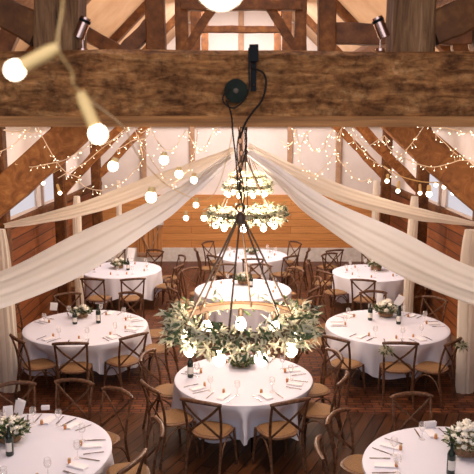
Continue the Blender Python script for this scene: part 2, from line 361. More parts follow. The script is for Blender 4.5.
for i, y in enumerate(TY):
    t = thing('roof_truss', order[i], 'roof truss', (0, 0, 0), 0, 'oak roof trusses')
    wood = M['timber']
    if i == 0:
        zc, h, D = (ztop1 + zbot1) / 2, ztop1 - zbot1, .32
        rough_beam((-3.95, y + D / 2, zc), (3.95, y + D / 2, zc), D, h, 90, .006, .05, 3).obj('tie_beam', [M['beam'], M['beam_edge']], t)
        zt = ztop1 - .01
        for s, (x0, x1) in ((-1, (31, 73)), (1, (394, 440))):
            xa, xb = P(x0, 40, y).x, P(x1, 40, y).x
            mb = rough_beam((( xa + xb) / 2, y + .16, zt), ((xa + xb) / 2 + s * -.02, y + .16, 6.7), .2, xb - xa, 40, .006, 0, 11 + s)
            mb.obj('queen_post', M['post'], t)
            mb = rough_beam(V(((xa + xb) / 2 + s * .1, y + .17, zt + .12)), V((s * 2.0, y + .17, zt + .62)), .14, .15, 20, .006, 0, 21 + s)
            mb.obj('brace', M['timber'], t)
            mb = rough_beam(V((s * 3.9, y + .16, EAVE + .1)), V((s * .02, y + .16, RIDGE - .1)), .2, .24, 30, .006, 0, 31 + s)
            mb.obj('principal_rafter', M['timber'], t)
            MB().bar((s * 3.62, y + .16, 0), (s * 3.62, y + .16, zbot1 + .02), .24, .24).obj('wall_post', M['timber'], t, False)
        continue
    zt = 4.2
    rough_beam((3.95, y, 4.08), (-3.95, y, 4.08), .24, .26, 40, .008, 0, 40 + i).obj('tie_beam', wood, t)
    px = (.80, .84, .86, .86)[i - 1]
    for s in (-1, 1):
        rough_beam((s * px, y, 4.19), (s * px, y, 7.0), .17, (.17, .105, .11, .11)[i - 1], 20, .005, 0, 50 + i + s).obj('queen_post', wood, t)
        rough_beam((s * 3.9, y, EAVE + .05), (s * .02, y, RIDGE - .12), .18, .2, 20, .006, 0, 60 + i + s).obj('principal_rafter', wood, t)
        MB().bar((s * 3.55, y, 0), (s * 3.55, y, 3.97), .22, .22).obj('wall_post', wood, t, False)
        # long knee brace from wall post up to the tie beam
        ka, kb = {1: ((3.5, 2.22), (1.4, 4.02)), 2: ((3.5, 2.95), (2.3, 4.02))}.get(i, ((3.5, 2.6), (2.1, 4.02)))
        rough_beam((s * ka[0], y, ka[1]), (s * kb[0], y, kb[1]), .12, .3 if i == 1 else .18, 16, .008, 0, 70 + i + s).obj('knee_brace', M['brace'], t)
        if i == 2:
            rough_beam((s * px, y, 4.85), (s * .32, y, 5.62), .1, .12, 10, .004, 0, 80 + i + s).obj('collar_brace', wood, t)
    zc = {1: 5.95, 2: P(240, 5.5, y).z, 3: P(240, 29.5, y).z, 4: P(240, 5, y).z}[i]
    rough_beam((px, y, zc), (-px, y, zc), .16, (.16, .135, .12, .12)[i - 1], 20, .004, 0, 90 + i).obj('collar', wood, t)
    if i == 1:
        rough_beam(P(333, 34, y), P(470, 34, y), .12, .19, 12, .005, 0, 99).obj('strut', M['timber_dark'], t)
        rough_beam(P(62, 18, y), P(128, 58, y), .1, .13, 12, .005, 0, 98).obj('strut', M['timber'], t)
        rough_beam(P(452, 12, y), P(462, 60, y), .1, .14, 12, .005, 0, 97).obj('strut', M['timber'], t)
        rough_beam(P(22, 12, y), P(-4, 60, y), .1, .18, 12, .005, 0, 96).obj('strut', M['timber_dark'], t)
        rough_beam(P(474, 4, y), P(480, 60, y), .1, .26, 12, .005, 0, 95).obj('strut', M['timber_dark'], t)
        rough_beam(P(152, 24, y), P(116, 62, y), .1, .14, 12, .005, 0, 94).obj('strut', M['timber_dark'], t)

# ------------------------------------------------------------------ fittings on the front beam
FY = 3.3 - .02
def spot(px, py_base, tilt, label):
    base = P(px, py_base, 3.36); base.z = ztop1 + .005
    t = thing('spotlight', label, 'spotlight', base, 0, 'spotlights on the front beam')
    MB().lathe([(.022, 0), (.022, .012), (.004, .014)], (0, 0, 0), 16).obj('base_plate', M['chrome'], t)
    MB().tube([(0, 0, .01), (0, 0, .06)], .0045, 8).obj('stem', M['chrome'], t)
    R = Matrix.Rotation(tilt, 3, 'Y')
    MB().lathe([(.016, -.05), (.027, -.046), (.027, .052), (.024, .052), (.022, .02)], (0, -.0, .105), 20, R).obj('lamp_head', M['chrome'], t)
    MB().lathe([(.0275, .028), (.0285, .03), (.0285, .04), (.0275, .042)], (0, 0, .105), 20, R).obj('band', M['black'], t)
    return base
sb1 = spot(83, 52, .42, 'chrome tilting spotlight beside the left upright on the huge hewn beam')
sb2 = spot(380, 51, -.42, 'chrome tilting spotlight beside the right upright on the huge hewn beam')
q = P(236, 91, FY)
t = thing('pulley_wheel', 'round dark green iron pulley wheel mounted on the hewn beam', 'pulley', q)
RX = Matrix.Rotation(PI / 2, 3, 'X')
MB().lathe([(.045, -.02), (.055, -.016), (.055, -.006), (.046, 0), (.046, .004), (.055, .01), (.055, .018), (.02, .022)], (0, 0, 0), 28, RX).obj('wheel', M['green_iron'], t)
MB().lathe([(.012, .018), (.012, .032), (.004, .034)], (0, 0, 0), 14, RX).obj('hub', M['iron'], t)
q = P(253.5, 68, FY)
t = thing('cable_box', 'upright black cable box fixed to the hewn beam above the pulley', 'electrical box', q)
MB().box((0, -.008, -.03), (.026, .026, .15)).obj('strip', M['black'], t, False)
MB().box((.001, -.018, .065), (.042, .045, .075)).obj('plug_block', M['black'], t, False)
for z in (.02, -.08): MB().ball((0, -.026, z), .005, 8).obj('screw', M['chrome'], t)
mb = MB()
mb.tube(catmull([P(252, 68, FY - .02), P(258, 70, FY - .03), P(264, 74, FY - .03), P(266, 84, FY - .03), P(262, 100, FY - .03), P(252, 113, FY - .03), P(245, 124, FY - .03), P(240, 138, FY - .02)]), .0055, 6)
tag(mb.obj('power_cable', M['cable']), 'black power cable looping from the cable box down to the chandelier chain', 'cable')
mb = MB()
mb.tube(catmull([P(249, 48, FY - .03), P(249, 70, FY - .04), P(249, 88, FY - .05), P(244, 100, FY - .05), P(234, 108, FY - .05), P(225, 104, FY - .05), P(223, 97, FY - .05), P(229, 88, FY - .05)]), .004, 6)
mb.tube(catmull([P(226, 100, FY - .05), P(230, 110, FY - .05), P(232, 120, FY - .04), P(233, 135, FY - .03), P(236, 160, FY), P(238, 190, 3.3)]), .004, 6)
tag(mb.obj('hoist_rope', M['cable']), 'thin dark hoist rope running over the green pulley wheel', 'rope')

# ------------------------------------------------------------------ chandeliers
RR = .293
def make_leaves(n, place, L, W, seed):
    r = random.Random(seed); mb = MB()
    for _ in range(n):
        p, d = place(r)
        nrm = V((r.uniform(-1, 1), r.uniform(-1, 1), r.uniform(.2, 1.4))).normalized()
        mb.leaf(p, d, nrm, L * r.uniform(.6, 1.25), W * r.uniform(.7, 1.2))
    return mb
c1 = P(240.5, 321.5, 3.45)
ZR = c1.z; hub_z = P(240, 218, 3.45).z - ZR
def chandelier():
    t = thing('chandelier', '', 'chandelier', c1, 0, 'ring chandeliers down the middle of the barn')
    mb = MB(); k = 56
    for i in range(k):
        a = 2 * PI * i / k
        for r, z in ((RR, -.014), (RR + .006, -.014), (RR + .006, .014), (RR, .014)): mb.v.append((r * math.cos(a), r * math.sin(a), z))
    for i in range(k):
        for j in range(4): mb.face(i * 4 + j, i * 4 + (j + 1) % 4, ((i + 1) % k) * 4 + (j + 1) % 4, ((i + 1) % k) * 4 + j)
    mb.obj('ring', M['iron'], t)
    MB().lathe([(.008, -.035), (.022, -.028), (.026, 0), (.02, .02), (.008, .03)], (0, 0, hub_z), 16).obj('hub', M['iron'], t)
    MB().torus((0, 0, hub_z + .05), .02, .005, 20, 6, 1, Matrix.Rotation(PI / 2, 3, 'X')).obj('hook', M['iron'], t)
    for i in range(6):
        a = 2 * PI * i / 6 + .32
        MB().tube([(.02 * math.cos(a), .02 * math.sin(a), hub_z - .01), (RR * math.cos(a), RR * math.sin(a), 0)], .0052, 6).obj('rod', M['iron'], t)
    for i in range(9):
        a = 2 * PI * i / 9 + .17; x, y = RR * math.cos(a), RR * math.sin(a)
        s = MB().lathe([(.011, -.012), (.014, -.02), (.014, -.055), (.009, -.062)], (x, y, 0), 10).obj('bulb_holder', M['iron'], t)
        MB().lathe([(.008, -.058), (.021, -.074), (.0305, -.097), (.029, -.118), (.015, -.136), (.002, -.141)], (x, y, 0), 12).obj('bulb', M['bulb'], s)
    top = zbot1 + .03 - ZR; n = int((top - hub_z - .05) / .03); mb = MB()
    for i in range(n):
        R = Matrix.Rotation(PI / 2, 3, 'X') @ Matrix.Scale(.6, 3, V((1, 0, 0)))
        R = Matrix.Rotation(PI / 2 * (i % 2) + .3, 3, 'Z') @ R
        mb.torus((.004 * math.sin(i), 0, hub_z + .085 + i * .03), .017, .0035, 12, 5, 1, R)
    mb.obj('chain', M['iron'], t)
    mb = MB()
    for q in range(2):
        pts = [(.018 * math.sin(z * 14 + q * 2.4) + .012 * q, .012 * math.cos(z * 11 + q), hub_z + z) for z in [j * (top - hub_z) / 24 for j in range(25)]]
        mb.tube(pts, .0035, 5)
    mb.obj('lamp_flex', M['cable'], t)
    return t
chl = ['ring chandelier nearest the camera, hung from the huge hewn beam', 'second ring chandelier, seen just above the hub of the nearest one',
       'third ring chandelier, small above the second one', 'farthest and smallest ring chandelier, top one under the beam']
ch = chandelier(); ch['label'] = chl[0]
CH = [V(c1)]
for i, (px, py, y) in enumerate(((245, 214, 6.75), (246, 187, 10.1), (246, 177, 13.4))):
    p = P(px, py, y); CH.append(p); dup(ch, p, .4 * i + .3, chl[i + 1])
def garland():
    t = thing('greenery_garland', '', 'garland', c1, 0, 'leafy garlands on the chandelier rings')
    MB().torus((0, 0, .02), RR + .012, .009, 48, 6).obj('stem', M['twig'], t)
    def dens(r):
        while True:
            a = r.uniform(0, 2 * PI)
            w = .12 + .75 * max(0, -math.sin(a)) + .75 * abs(math.cos(a)) ** 2
            if r.random() * 1.4 < w: return a, w
    def place(lo, hi, dz0, dz1, out):
        def f(r):
            a, w = dens(r); rr = RR + r.uniform(-.03, .098) * w + .005
            p = V((rr * math.cos(a), rr * math.sin(a), r.uniform(dz0, dz1) * (.5 + .5 * w) + .012))
            rad = V((math.cos(a), math.sin(a), 0)); tan = V((-math.sin(a), math.cos(a), 0))
            d = rad * r.uniform(lo, hi) + tan * r.uniform(-1, 1) + V((0, 0, r.uniform(-.9, .7)))
            return p, d
        return f
    make_leaves(330, place(-.2, 1.2, -.07, .075, 1), .064, .0105, 5).obj('foliage', M['leaf'], t, False)
    make_leaves(980, place(-.1, 1.3, -.085, .06, 1), .062, .0075, 6).obj('pale_foliage', M['leaf_pale'], t, False)
    return t
gl = ['olive leaf garland wound round the nearest chandelier ring', 'leaf garland on the second chandelier ring', 'leaf garland on the third chandelier ring', 'leaf garland on the farthest chandelier ring']
ga = garland(); ga['label'] = gl[0]
for i in range(3): dup(ga, CH[i + 1], .7 * i + .5, gl[i + 1])

# ------------------------------------------------------------------ fabric swags and tied columns
def swag(path, widths, thick, name, label, mat, folds=5, seed=1):
    r = random.Random(seed); pts = catmull(path, 10); n = len(pts); ph = [r.uniform(0, 6.28) for _ in range(4)]
    def wid(t):
        u = t * (len(widths) - 1); i = min(int(u), len(widths) - 2); f = u - i; f = f * f * (3 - 2 * f)
        return widths[i] * (1 - f) + widths[i + 1] * f
    K = 26
    def prof(i, t):
        w = wid(t) / 2; out = []
        for j in range(K):
            v = -1 + 2 * j / (K - 1)
            fold = .10 * math.sin(v * folds * 2.1 + ph[0] + t * 2) + .06 * math.sin(v * folds * 4.3 + ph[1] - t * 3)
            out.append((thick * (.55 * (1 - v * v) + fold), w * v))
        return out + [(a - .012, b) for a, b in reversed(out)]
    mb = MB(); mb.sweep(pts, prof)
    return tag(mb.obj(name, mat), label, 'fabric drape', 'ivory fabric swags')
def W(px, Y): return px * Y * 1.0 / FPX
for s, nm in ((-1, 'left'), (1, 'right')):
    if s < 0:
        low = [(232, 156, 10.0), (192, 187, 9.5), (157, 211, 9.0), (80, 254, 8.2), (0, 290, 7.4), (-75, 303, 6.8)]
        up = [(234, 150, 10.0), (195, 168, 10.0), (152, 184, 10.0), (113, 199, 9.95), (75, 211, 9.9), (35, 220, 9.9), (4, 226, 9.9)]
    else:
        low = [(250, 154, 10.0), (280, 177, 9.5), (317, 207, 9.0), (395, 251, 8.2), (474, 287, 7.4), (548, 303, 6.8)]
        up = [(248, 146, 10.0), (280, 165, 10.0), (314, 182, 10.0), (355, 198, 9.95), (415, 213.5, 9.9), (445, 219, 9.9), (474, 224, 9.9)]
    swag([P(*a) for a in low], [W(9, 10), W(17, 9.5), W(26, 9), W(43, 8.2), W(38, 7.4), W(14, 6.8)], .09, 'fabric_swag',
         'broad ivory swag sweeping down across the %s side, in front of the tables' % nm, M['drape'], 4, 3 + s)
    swag([P(*a) for a in up], [W(7, 10), W(13, 10), W(17, 10), W(16, 10), W(13, 9.9), W(9, 9.9), W(5, 9.9)], .06, 'fabric_swag',
         'thinner upper ivory swag running to the %s wall post above the broad one' % nm, M['drape_far'], 3, 7 + s)
def column(px, y, ztop, w, label, seed):
    r = random.Random(seed); x = P(px, 237, y).x; mb = MB(); K = 28; pts = [(x + .02 * math.sin(z * 1.3 + seed), y, z) for z in [ztop - j * (ztop - .005) / 14 for j in range(15)]]
    def prof(i, t):
        b = 1 - .35 * math.exp(-t * 9)
        return [((w / 2) * b * (1 + .10 * math.sin(j * 2 * PI / K * 9 + seed)) * math.cos(2 * PI * j / K), (.09) * b * (1 + .14 * math.sin(j * 2 * PI / K * 9)) * math.sin(2 * PI * j / K)) for j in range(K)]
    mb.sweep(pts, prof, (0, 1, 0))
    tag(mb.obj('curtain_column', M['drape_far']), label, 'curtain', 'ivory fabric hung down the posts')
column(0, 9.66, 2.42, .28, 'gathered ivory curtain at the left edge, hanging to the floor', 1)
column(472, 9.66, 2.42, .26, 'gathered ivory curtain at the right edge, hanging to the floor', 2)
column(78.5, 13.25, 2.5, .17, 'slim ivory curtain on the post behind the left middle table', 3)
column(412, 13.25, 2.5, .19, 'slim ivory curtain on the post behind the right middle table', 4)
column(119, 16.7, 2.5, .13, 'narrow ivory curtain on the farthest left post', 5)
column(374, 16.7, 2.5, .17, 'narrow ivory curtain on the farthest right post', 6)

# ------------------------------------------------------------------ tables
TZ = .755
def DEP(p): return -((ROT.transposed() @ (p - CAM)).z)
TAB = {}; CLOTH = {}
def table(key, px, py, wpx, phrase, seed, hem=.30):
    c = G(px, py, TZ + .01); R = wpx * DEP(c) / FPX / 2; c.z = 0
    TAB[key] = (c, R, phrase)
    t = thing('banquet_table', 'round banquet table under a white cloth, ' + phrase, 'table', c, seed, 'round banquet tables')
    MB().lathe([(R - .03, .715), (R - .015, .72), (R - .015, .745), (R - .03, .75)], (0, 0, 0), 48).obj('tabletop', M['timber_dark'], t)
    for j in range(4):
        a = PI / 4 + j * PI / 2
        MB().tube([(R * .5 * math.cos(a), R * .5 * math.sin(a), .716), (R * .58 * math.cos(a), R * .58 * math.sin(a), 0)], .018, 8).obj('leg', M['black'], t)
    r = random.Random(seed); N = 144; ph = [r.uniform(0, 6.28) for _ in range(6)]; mb = MB()
    rings = []
    for rr in (.25, .5, .75, .93): rings.append([(rr * R, TZ + .006 + .0015 * math.sin(5 * rr + ph[0])) for _ in range(N)])
    rings.append([(R * .985, TZ + .005)] * N); rings.append([(R + .004, TZ - .004)] * N)
    for tt in (.06, .2, .4, .6, .8, 1.0):
        ring = []
        for i in range(N):
            a = 2 * PI * i / N
            h = hem - .02 + .07 * math.cos(4 * a + ph[1]) + .018 * math.sin(9 * a + ph[2])
            z = TZ - .008 - tt * (TZ - h)
            f = math.sin(12 * a + ph[3] + 1.5 * math.sin(2 * a + ph[4])) + .45 * math.sin(25 * a + ph[5])
            ring.append((R + .006 + tt * .02 + .042 * tt ** .8 * f, z))
        rings.append(ring)
    mb.v.append((0, 0, TZ + .007))
    for ring in rings:
        for i, (q, z) in enumerate(ring): mb.v.append((q * math.cos(2 * PI * i / N), q * math.sin(2 * PI * i / N), z))
    for i in range(N): mb.face(0, 1 + i, 1 + (i + 1) % N)
    for k in range(len(rings) - 1):
        for i in range(N):
            a = 1 + k * N + i; b = 1 + k * N + (i + 1) % N; mb.face(a, a + N, b + N, b)
    o = mb.obj('tablecloth', M['cloth']); o.location = c; CLOTH[key] = o
    tag(o, 'long white tablecloth on the table ' + phrase, 'tablecloth', 'white round tablecloths')
table('T1', 243.5, 377, 137, 'under the nearest chandelier', 1)
table('T2', 86, 326, 122, 'at middle left', 2)
table('T3', 387, 325.5, 121, 'at middle right', 3)
table('T4', 15, 452, 190, 'at the bottom left corner', 4)
table('T5', 462, 468, 195, 'at the bottom right corner', 5)
table('T6', 121, 269, 80, 'at far left', 6)
table('T7', 372, 272, 78, 'at far right', 7)
table('T8', 252, 255, 70, 'by the end wall', 8)
table('T9', 243, 289, 96, 'behind the nearest chandelier', 9)

# ------------------------------------------------------------------ chairs
def make_chair():
    t = thing('dining_chair', '', 'chair', (0, 0, 0), 0, 'cross-back chairs round the tables')
    mb = MB(); n = 28
    def outline(s, z):
        o = []
        for i in range(n):
            a = 2 * PI * i / n; c, d = math.cos(a), math.sin(a)
            x = abs(c) ** .7 * math.copysign(1, c); y = abs(d) ** .7 * math.copysign(1, d)
            o.append((x * (.205 + .02 * y) * s, y * .2 * s, z))
        return o
    k = MB(); L = [outline(.93, .425), outline(1, .432), outline(1, .452), outline(.9, .46)]
    for l in L: k.v += l
    for i in range(3):
        for j in range(n): a = i * n + j; b = i * n + (j + 1) % n; k.face(a, b, b + n, a + n)
    k.face(*reversed(range(n))); k.face(*[3 * n + j for j in range(n)])
    seat = k.obj('seat', M['rim'], t)
    k = MB(); L = [outline(.9, .455), outline(.87, .466), outline(.5, .472)]
    for l in L: k.v += l
    for i in range(2):
        for j in range(n): a = i * n + j; b = i * n + (j + 1) % n; k.face(a, b, b + n, a + n)
    k.face(*[2 * n + j for j in range(n)])
    k.obj('rush_panel', M['cane'], seat)
    for s in (-1, 1):
        MB().tube(catmull([(s * .195, -.275, 0), (s * .19, -.225, .25), (s * .19, -.2, .45), (s * .2, -.222, .66), (s * .208, -.278, .865)], 5), lambda q: .0165 - .002 * q, 8).obj('rear_leg', M['chair'], t)
        MB().tube(catmull([(s * .185, .165, .435), (s * .195, .18, .2), (s * .205, .2, 0)], 4), lambda q: .017 - .004 * q, 8).obj('front_leg', M['chair'], t)
        MB().tube(catmull([(s * .192, -.205, .475), (s * .06, -.245, .60), (-s * .09, -.268, .73), (-s * .2, -.272, .845)], 5), .014, 8, (0, 1, 0), .5).obj('cross_slat', M['chair'], t)
        MB().tube(catmull([(s * .195, -.235, .17), (s * .193, -.16, .33), (s * .19, -.03, .405), (s * .19, .1, .33), (s * .195, .178, .17)], 5), .009, 6).obj('bow_brace', M['chair'], t)
    MB().tube(catmull([(-.205, .187, .15), (-.14, .17, .33), (0, .15, .405), (.14, .17, .33), (.205, .187, .15)], 5), .009, 6).obj('bow_brace', M['chair'], t)
    MB().tube(catmull([(-.232, -.272, .868), (-.14, -.305, .884), (0, -.322, .892), (.14, -.305, .884), (.232, -.272, .868)], 6), lambda q: .024 - .006 * abs(2 * q - 1) ** 4, 8, (0, 0, 1), .95).obj('top_rail', M['chair'], t)
    return t
proto = make_chair(); proto.scale = (1.06, 1.06, 1.06); used = [False]; CHAIRS = []
def pos_word(a):
    a = (math.degrees(a) + 180) % 360 - 180
    names = [(-180, 'far side'), (-152, 'far side just left'), (-122, 'far left'), (-90, 'left side'), (-62, 'near left'), (-30, 'near side just left'), (0, 'near side'),
             (30, 'near side just right'), (62, 'near right'), (90, 'right side'), (122, 'far right'), (152, 'far side just right'), (180, 'far side')]
    return min(names, key=lambda n: abs(n[0] - a))[1]
SEATS = {}
def chair(key, deg, gap=.2, twist=0, rail=None):
    c, R, phrase = TAB[key]
    if rail:                      # place by the middle of its top rail as seen
        q = G(rail[0], rail[1], .94); v = q - c; a = math.atan2(v.x, -v.y); h = a + twist
        p = q - V((math.sin(h), -math.cos(h), 0)) * .32; d = p - c; d.z = 0
        if d.length < R + .10: d = d * ((R + .10) / d.length)
        p = c + d; dist = d.length
    else:
        a = math.radians(deg); dist = R + gap; p = c + V((math.sin(a) * dist, -math.cos(a) * dist, 0))
    p.z = .0
    lab = 'cross-back chair, %s of the table %s' % (pos_word(a), phrase)
    lab = lab.replace('  ', ' ')
    if not used[0]:
        o = proto; used[0] = True; o.location = p; o.rotation_euler = (0, 0, a + twist); o['label'] = lab
    else: o = dup(proto, p, a + twist, lab)
    CHAIRS.append((key, math.degrees(a), dist - R, o)); SEATS.setdefault(key, []).append(a)
    return o
chair('T1', 0, rail=(203, 399), twist=.0); chair('T1', 0, rail=(286, 397))
chair('T1', 0, rail=(148, 386)); chair('T1', 0, rail=(146, 354))
chair('T1', 0, rail=(342, 377)); chair('T1', 0, rail=(336, 353)); chair('T1', 158, .2); chair('T1', -158, .2)
chair('T2', 0, rail=(73, 338)); chair('T2', 0, rail=(129, 333)); chair('T2', 0, rail=(23, 335), twist=-.3)
for a in (78, 118, 160, -155, -110): chair('T2', a, .2)
t3c = chair('T3', 0, rail=(401, 343)); t3d = chair('T3', 0, rail=(455, 341), twist=.35); chair('T3', 0, rail=(334, 338))
for a in (96, 135, 178, -135, -95): chair('T3', a, .2)
chair('T4', 0, rail=(75, 381)); chair('T4', 0, rail=(14, 384)); chair('T4', 0, rail=(119, 391)); chair('T4', 0, rail=(159, 425), twist=.15); chair('T4', 0, rail=(134, 460))
chair('T5', 0, rail=(413, 397)); chair('T5', 0, rail=(345, 417)); chair('T5', 0, rail=(329, 446)); pass
chair('T6', 0, rail=(133, 279)); chair('T6', 0, rail=(92, 279))
for a in (70, 112, 155, -165, -120, -75): chair('T6', a, .22)
chair('T7', 0, rail=(363, 280))
for a in (38, 80, 125, 170, -145, -100, -55): chair('T7', a, .22)
for a in (-80, -125, 125, 80, 40, 0, -40): chair('T8', a, .2)
for a in (-95, -62, 95, 62, 132, -132, 165, -165): chair('T9', a, .24)
# spare chairs standing by the far right wall
for i, (px, py, rz, lb) in enumerate(((318, 292, 2.2, 'spare cross-back chair standing loose between the far right table and the chandelier'),
                                  (300, 268, -1.3, 'spare cross-back chair by the end wall boards, right of the farthest table'),
                                  (328, 268, .4, 'spare cross-back chair by the end wall, beyond the far right table'),
                                  (193, 266, 1.2, 'spare cross-back chair by the end wall, left of the farthest table'))):
    p = G(px, py, 0.45); p.z = 0
    if p.y > YE - .45: p.y = YE - .45
    near = min((o.location - p).length for _, _, _, o in CHAIRS); nt_ = min((V((v[0].x, v[0].y, 0)) - p).length - v[1] for v in TAB.values())
    print('spare', i, p, near, nt_)
    if near > .62 and nt_ > .3: dup(proto, p, rz, lb)

# the cloths hang pushed in where a seat stands against them
def sm(e0, e1, x):
    t = max(0, min(1, (x - e0) / (e1 - e0))); return t * t * (3 - 2 * t)
for key, _, _, o in CHAIRS:
    c = TAB[key][0]; cl = CLOTH[key]; th = o.rotation_euler.z
    f = V((-math.sin(th), math.cos(th), 0)); sd = V((math.cos(th), math.sin(th), 0)); p = V((o.location.x, o.location.y, 0))
    for v in cl.data.vertices:
        if v.co.z > .70: continue
        q = v.co + c; q.z = 0; x, y = (q - p).dot(sd), (q - p).dot(f)
        if abs(x) < .36 and -.3 < y < .235:
            v.co += f * (.235 - y) * (1 - sm(.23, .36, abs(x))) * (1 - sm(.52, .70, v.co.z))

# ------------------------------------------------------------------ things on the tables
def flower_heads(par, n, rad, h0, h1, seed, size):
    r = random.Random(seed); me = None
    for i in range(n):
        if me is None:
            mb = MB(); mb.ball((0, 0, 0), 1.0, 10, .75)
            for ringn, rr, zz, tl in ((6, .45, .35, 1.0), (8, .85, .0, .5)):
                for j in range(ringn):
                    a = 2 * PI * j / ringn + ringn; d = V((math.cos(a), math.sin(a), tl)); mb.leaf(V((math.cos(a) * rr * .6, math.sin(a) * rr * .6, zz - .1)), d, V((-math.cos(a) * .6, -math.sin(a) * .6, 1)), .95, .42)
            me = mb.mesh('blossom', M['petal'])
        a = r.uniform(0, 2 * PI); q = rad * math.sqrt(r.random()); z = h0 + (h1 - h0) * (1 - (q / rad) ** 2) * r.uniform(.75, 1.1)
        o = link('blossom', me, par, (q * math.cos(a), q * math.sin(a), z)); s = size * r.uniform(.75, 1.2); o.scale = (s, s, s)
        o.rotation_euler = (r.uniform(-.6, .6), r.uniform(-.6, .6), r.uniform(0, 6))
def centrepiece(px, py, rad, h, nf, phrase, seed, size=.033, nleaf=170):
    c = G(px, py, TZ + .008); c.z = TZ + .008
    t = thing('flower_centrepiece', 'low centrepiece of white flowers and leaves on the table ' + phrase, 'flower arrangement', c, 0, 'flower centrepieces')
    MB().lathe([(rad * .42, 0), (rad * .55, .01), (rad * .6, h * .35), (rad * .5, h * .36)], (0, 0, 0), 20).obj('bowl', M['bowl'], t)
    def pl(r):
        a = r.uniform(0, 2 * PI); q = rad * .85 * math.sqrt(r.random()); z = h * .3 + h * .55 * (1 - (q / rad) ** 2) * r.random()
        return V((q * math.cos(a), q * math.sin(a), z)), V((math.cos(a), math.sin(a), r.uniform(-.1, 1.3)))
    make_leaves(nleaf, pl, .07, .016, seed).obj('foliage', M['leaf'], t, False)
    make_leaves(nleaf // 3, pl, .07, .013, seed + 50).obj('pale_foliage', M['leaf_pale'], t, False)
    flower_heads(t, nf, rad * .8, h * .45, h, seed, size)
    return c
ph = {k: v[2] for k, v in TAB.items()}
centrepiece(242, 366, .17, .13, 10, ph['T1'], 1, .022, 260)
centrepiece(82, 317, .17, .2, 16, ph['T2'], 2)
centrepiece(386, 316, .2, .26, 20, ph['T3'], 3, .034, 260)
centrepiece(10, 440, .2, .25, 22, ph['T4'], 4, .027, 300)
centrepiece(465, 453, .22, .3, 26, ph['T5'], 5, .03, 300)
centrepiece(119, 268, .17, .22, 10, ph['T6'], 6)
centrepiece(376, 270, .2, .3, 12, ph['T7'], 7)
centrepiece(243, 284, .18, .24, 10, ph['T9'], 9)
centrepiece(252, 254, .14, .16, 8, ph['T8'], 8)
bm = None
def bottle(px, py, where, h=.3):
    c = G(px, py, TZ + .008)
    t = thing('wine_bottle', 'dark green wine bottle with cream label, ' + where, 'bottle', c, rnd.uniform(-.4, .4), 'wine bottles on the tables')
    k = h / .3
    MB().lathe([(.034, 0), (.038, .008), (.038, .185 * k), (.033, .205 * k), (.016, .235 * k), (.0145, .292 * k), (.0165, .294 * k), (.0165, h), (.012, h)], (0, 0, 0), 20).obj('body', M['bottle'], t)
    mb = MB(); n = 12
    for i in range(n + 1):
        a = -PI / 2 + (-1 + 2 * i / n) * 1.15
        for z in (.05 * k, .14 * k): mb.v.append((.0388 * math.cos(a), .0388 * math.sin(a), z))
    for i in range(n): mb.face(2 * i, 2 * i + 2, 2 * i + 3, 2 * i + 1)
    mb.obj('label_paper', M['label'], t)
bottle(190.5, 377, 'left of the greenery under the chandelier')
bottle(10, 455, 'before the flowers on the bottom left table')
bottle(450.5, 474, 'left of the flowers on the bottom right table', .31)
bottle(98.5, 323, 'right of the flowers on the middle left table')
bottle(75, 324, 'left of the flowers on the middle left table', .24)
bottle(398.5, 324, 'right of the flowers on the middle right table')
bottle(370, 320, 'left of the flowers on the middle right table', .27)
bottle(128, 270, 'beside the flowers on the far left table', .26)
bottle(251, 287, 'beside the flowers on the table behind the chandelier', .26)
def card(px, py, w, h, rz, lean, label):
    c = G(px, py, TZ + .008); c.z += w / 2 * abs(math.sin(lean)) + .003
    t = MB()
    R = Matrix.Rotation(lean, 3, 'Y') 
    t.box((0, -.012, h / 2), (w, .0025, h), R @ Matrix.Rotation(.12, 3, 'X')); t.box((0, .012, h / 2), (w, .0025, h), R @ Matrix.Rotation(-.12, 3, 'X'))
    o = t.obj('table_card', M['paper'], None, False); o.location = c; o.rotation_euler = (0, 0, rz)
    tag(o, label, 'card')
card(8.5, 419, .1, .14, .3, .0, 'folded white card at left behind the flowers, bottom left table')
card(20, 416, .1, .17, -.2, .28, 'leaning white card right beside the flowers, bottom left table')
card(45.5, 410, .09, .05, .1, 0, 'small white place card on the far edge of the bottom left table')
card(54, 311, .12, .13, .3, .15, 'folded white card left of the flowers, middle left table')
card(379, 309, .09, .26, .1, .12, 'tall white table card behind the flowers, middle right table')
card(398, 311, .11, .25, -.1, .5, 'tall white table card leaning right, middle right table')
card(430, 428, .13, .07, .2, 0, 'white card on the far edge of the bottom right table')
card(131, 262, .16, .3, .2, .2, 'white card standing behind the flowers, far left table')
# place settings
kn = MB(); kn.sweep([(0, -.11, .003), (0, -.02, .004), (0, .0, .003), (0, .11, .002)], lambda i, t: [(-w, -.0015) for w in [(.006, .007, .009, .004)[i]]] + [(w, -.0015) for w in [(.006, .007, .009, .004)[i]]] + [(w, .0015) for w in [(.006, .007, .009, .004)[i]]] + [(-w, .0015) for w in [(.006, .007, .009, .004)[i]]])
kn_me = kn.mesh('knife', M['steel'])
fk = MB(); fk.sweep([(0, -.1, .003), (0, .02, .005), (0, .045, .004)], lambda i, t: [(-w, -.0015) for w in [(.007, .004, .011)[i]]] + [(w, -.0015) for w in [(.007, .004, .011)[i]]] + [(w, .0015) for w in [(.007, .004, .011)[i]]] + [(-w, .0015) for w in [(.007, .004, .011)[i]]])
for j in range(4): fk.box((-.009 + .006 * j, .07, .004), (.003, .055, .002))
fk_me = fk.mesh('fork', M['steel'])
np_mb = MB()
for j in range(3): np_mb.box((.002 * j, 0, .003 + .004 * j), (.095 - .006 * j, .2 - .01 * j, .004))
np_me = np_mb.mesh('napkin', M['napkin'], False)
jb = MB().lathe([(.013, 0), (.0155, .004), (.0155, .038), (.012, .044)], (0, 0, 0), 12).mesh('jar', M['amber'])
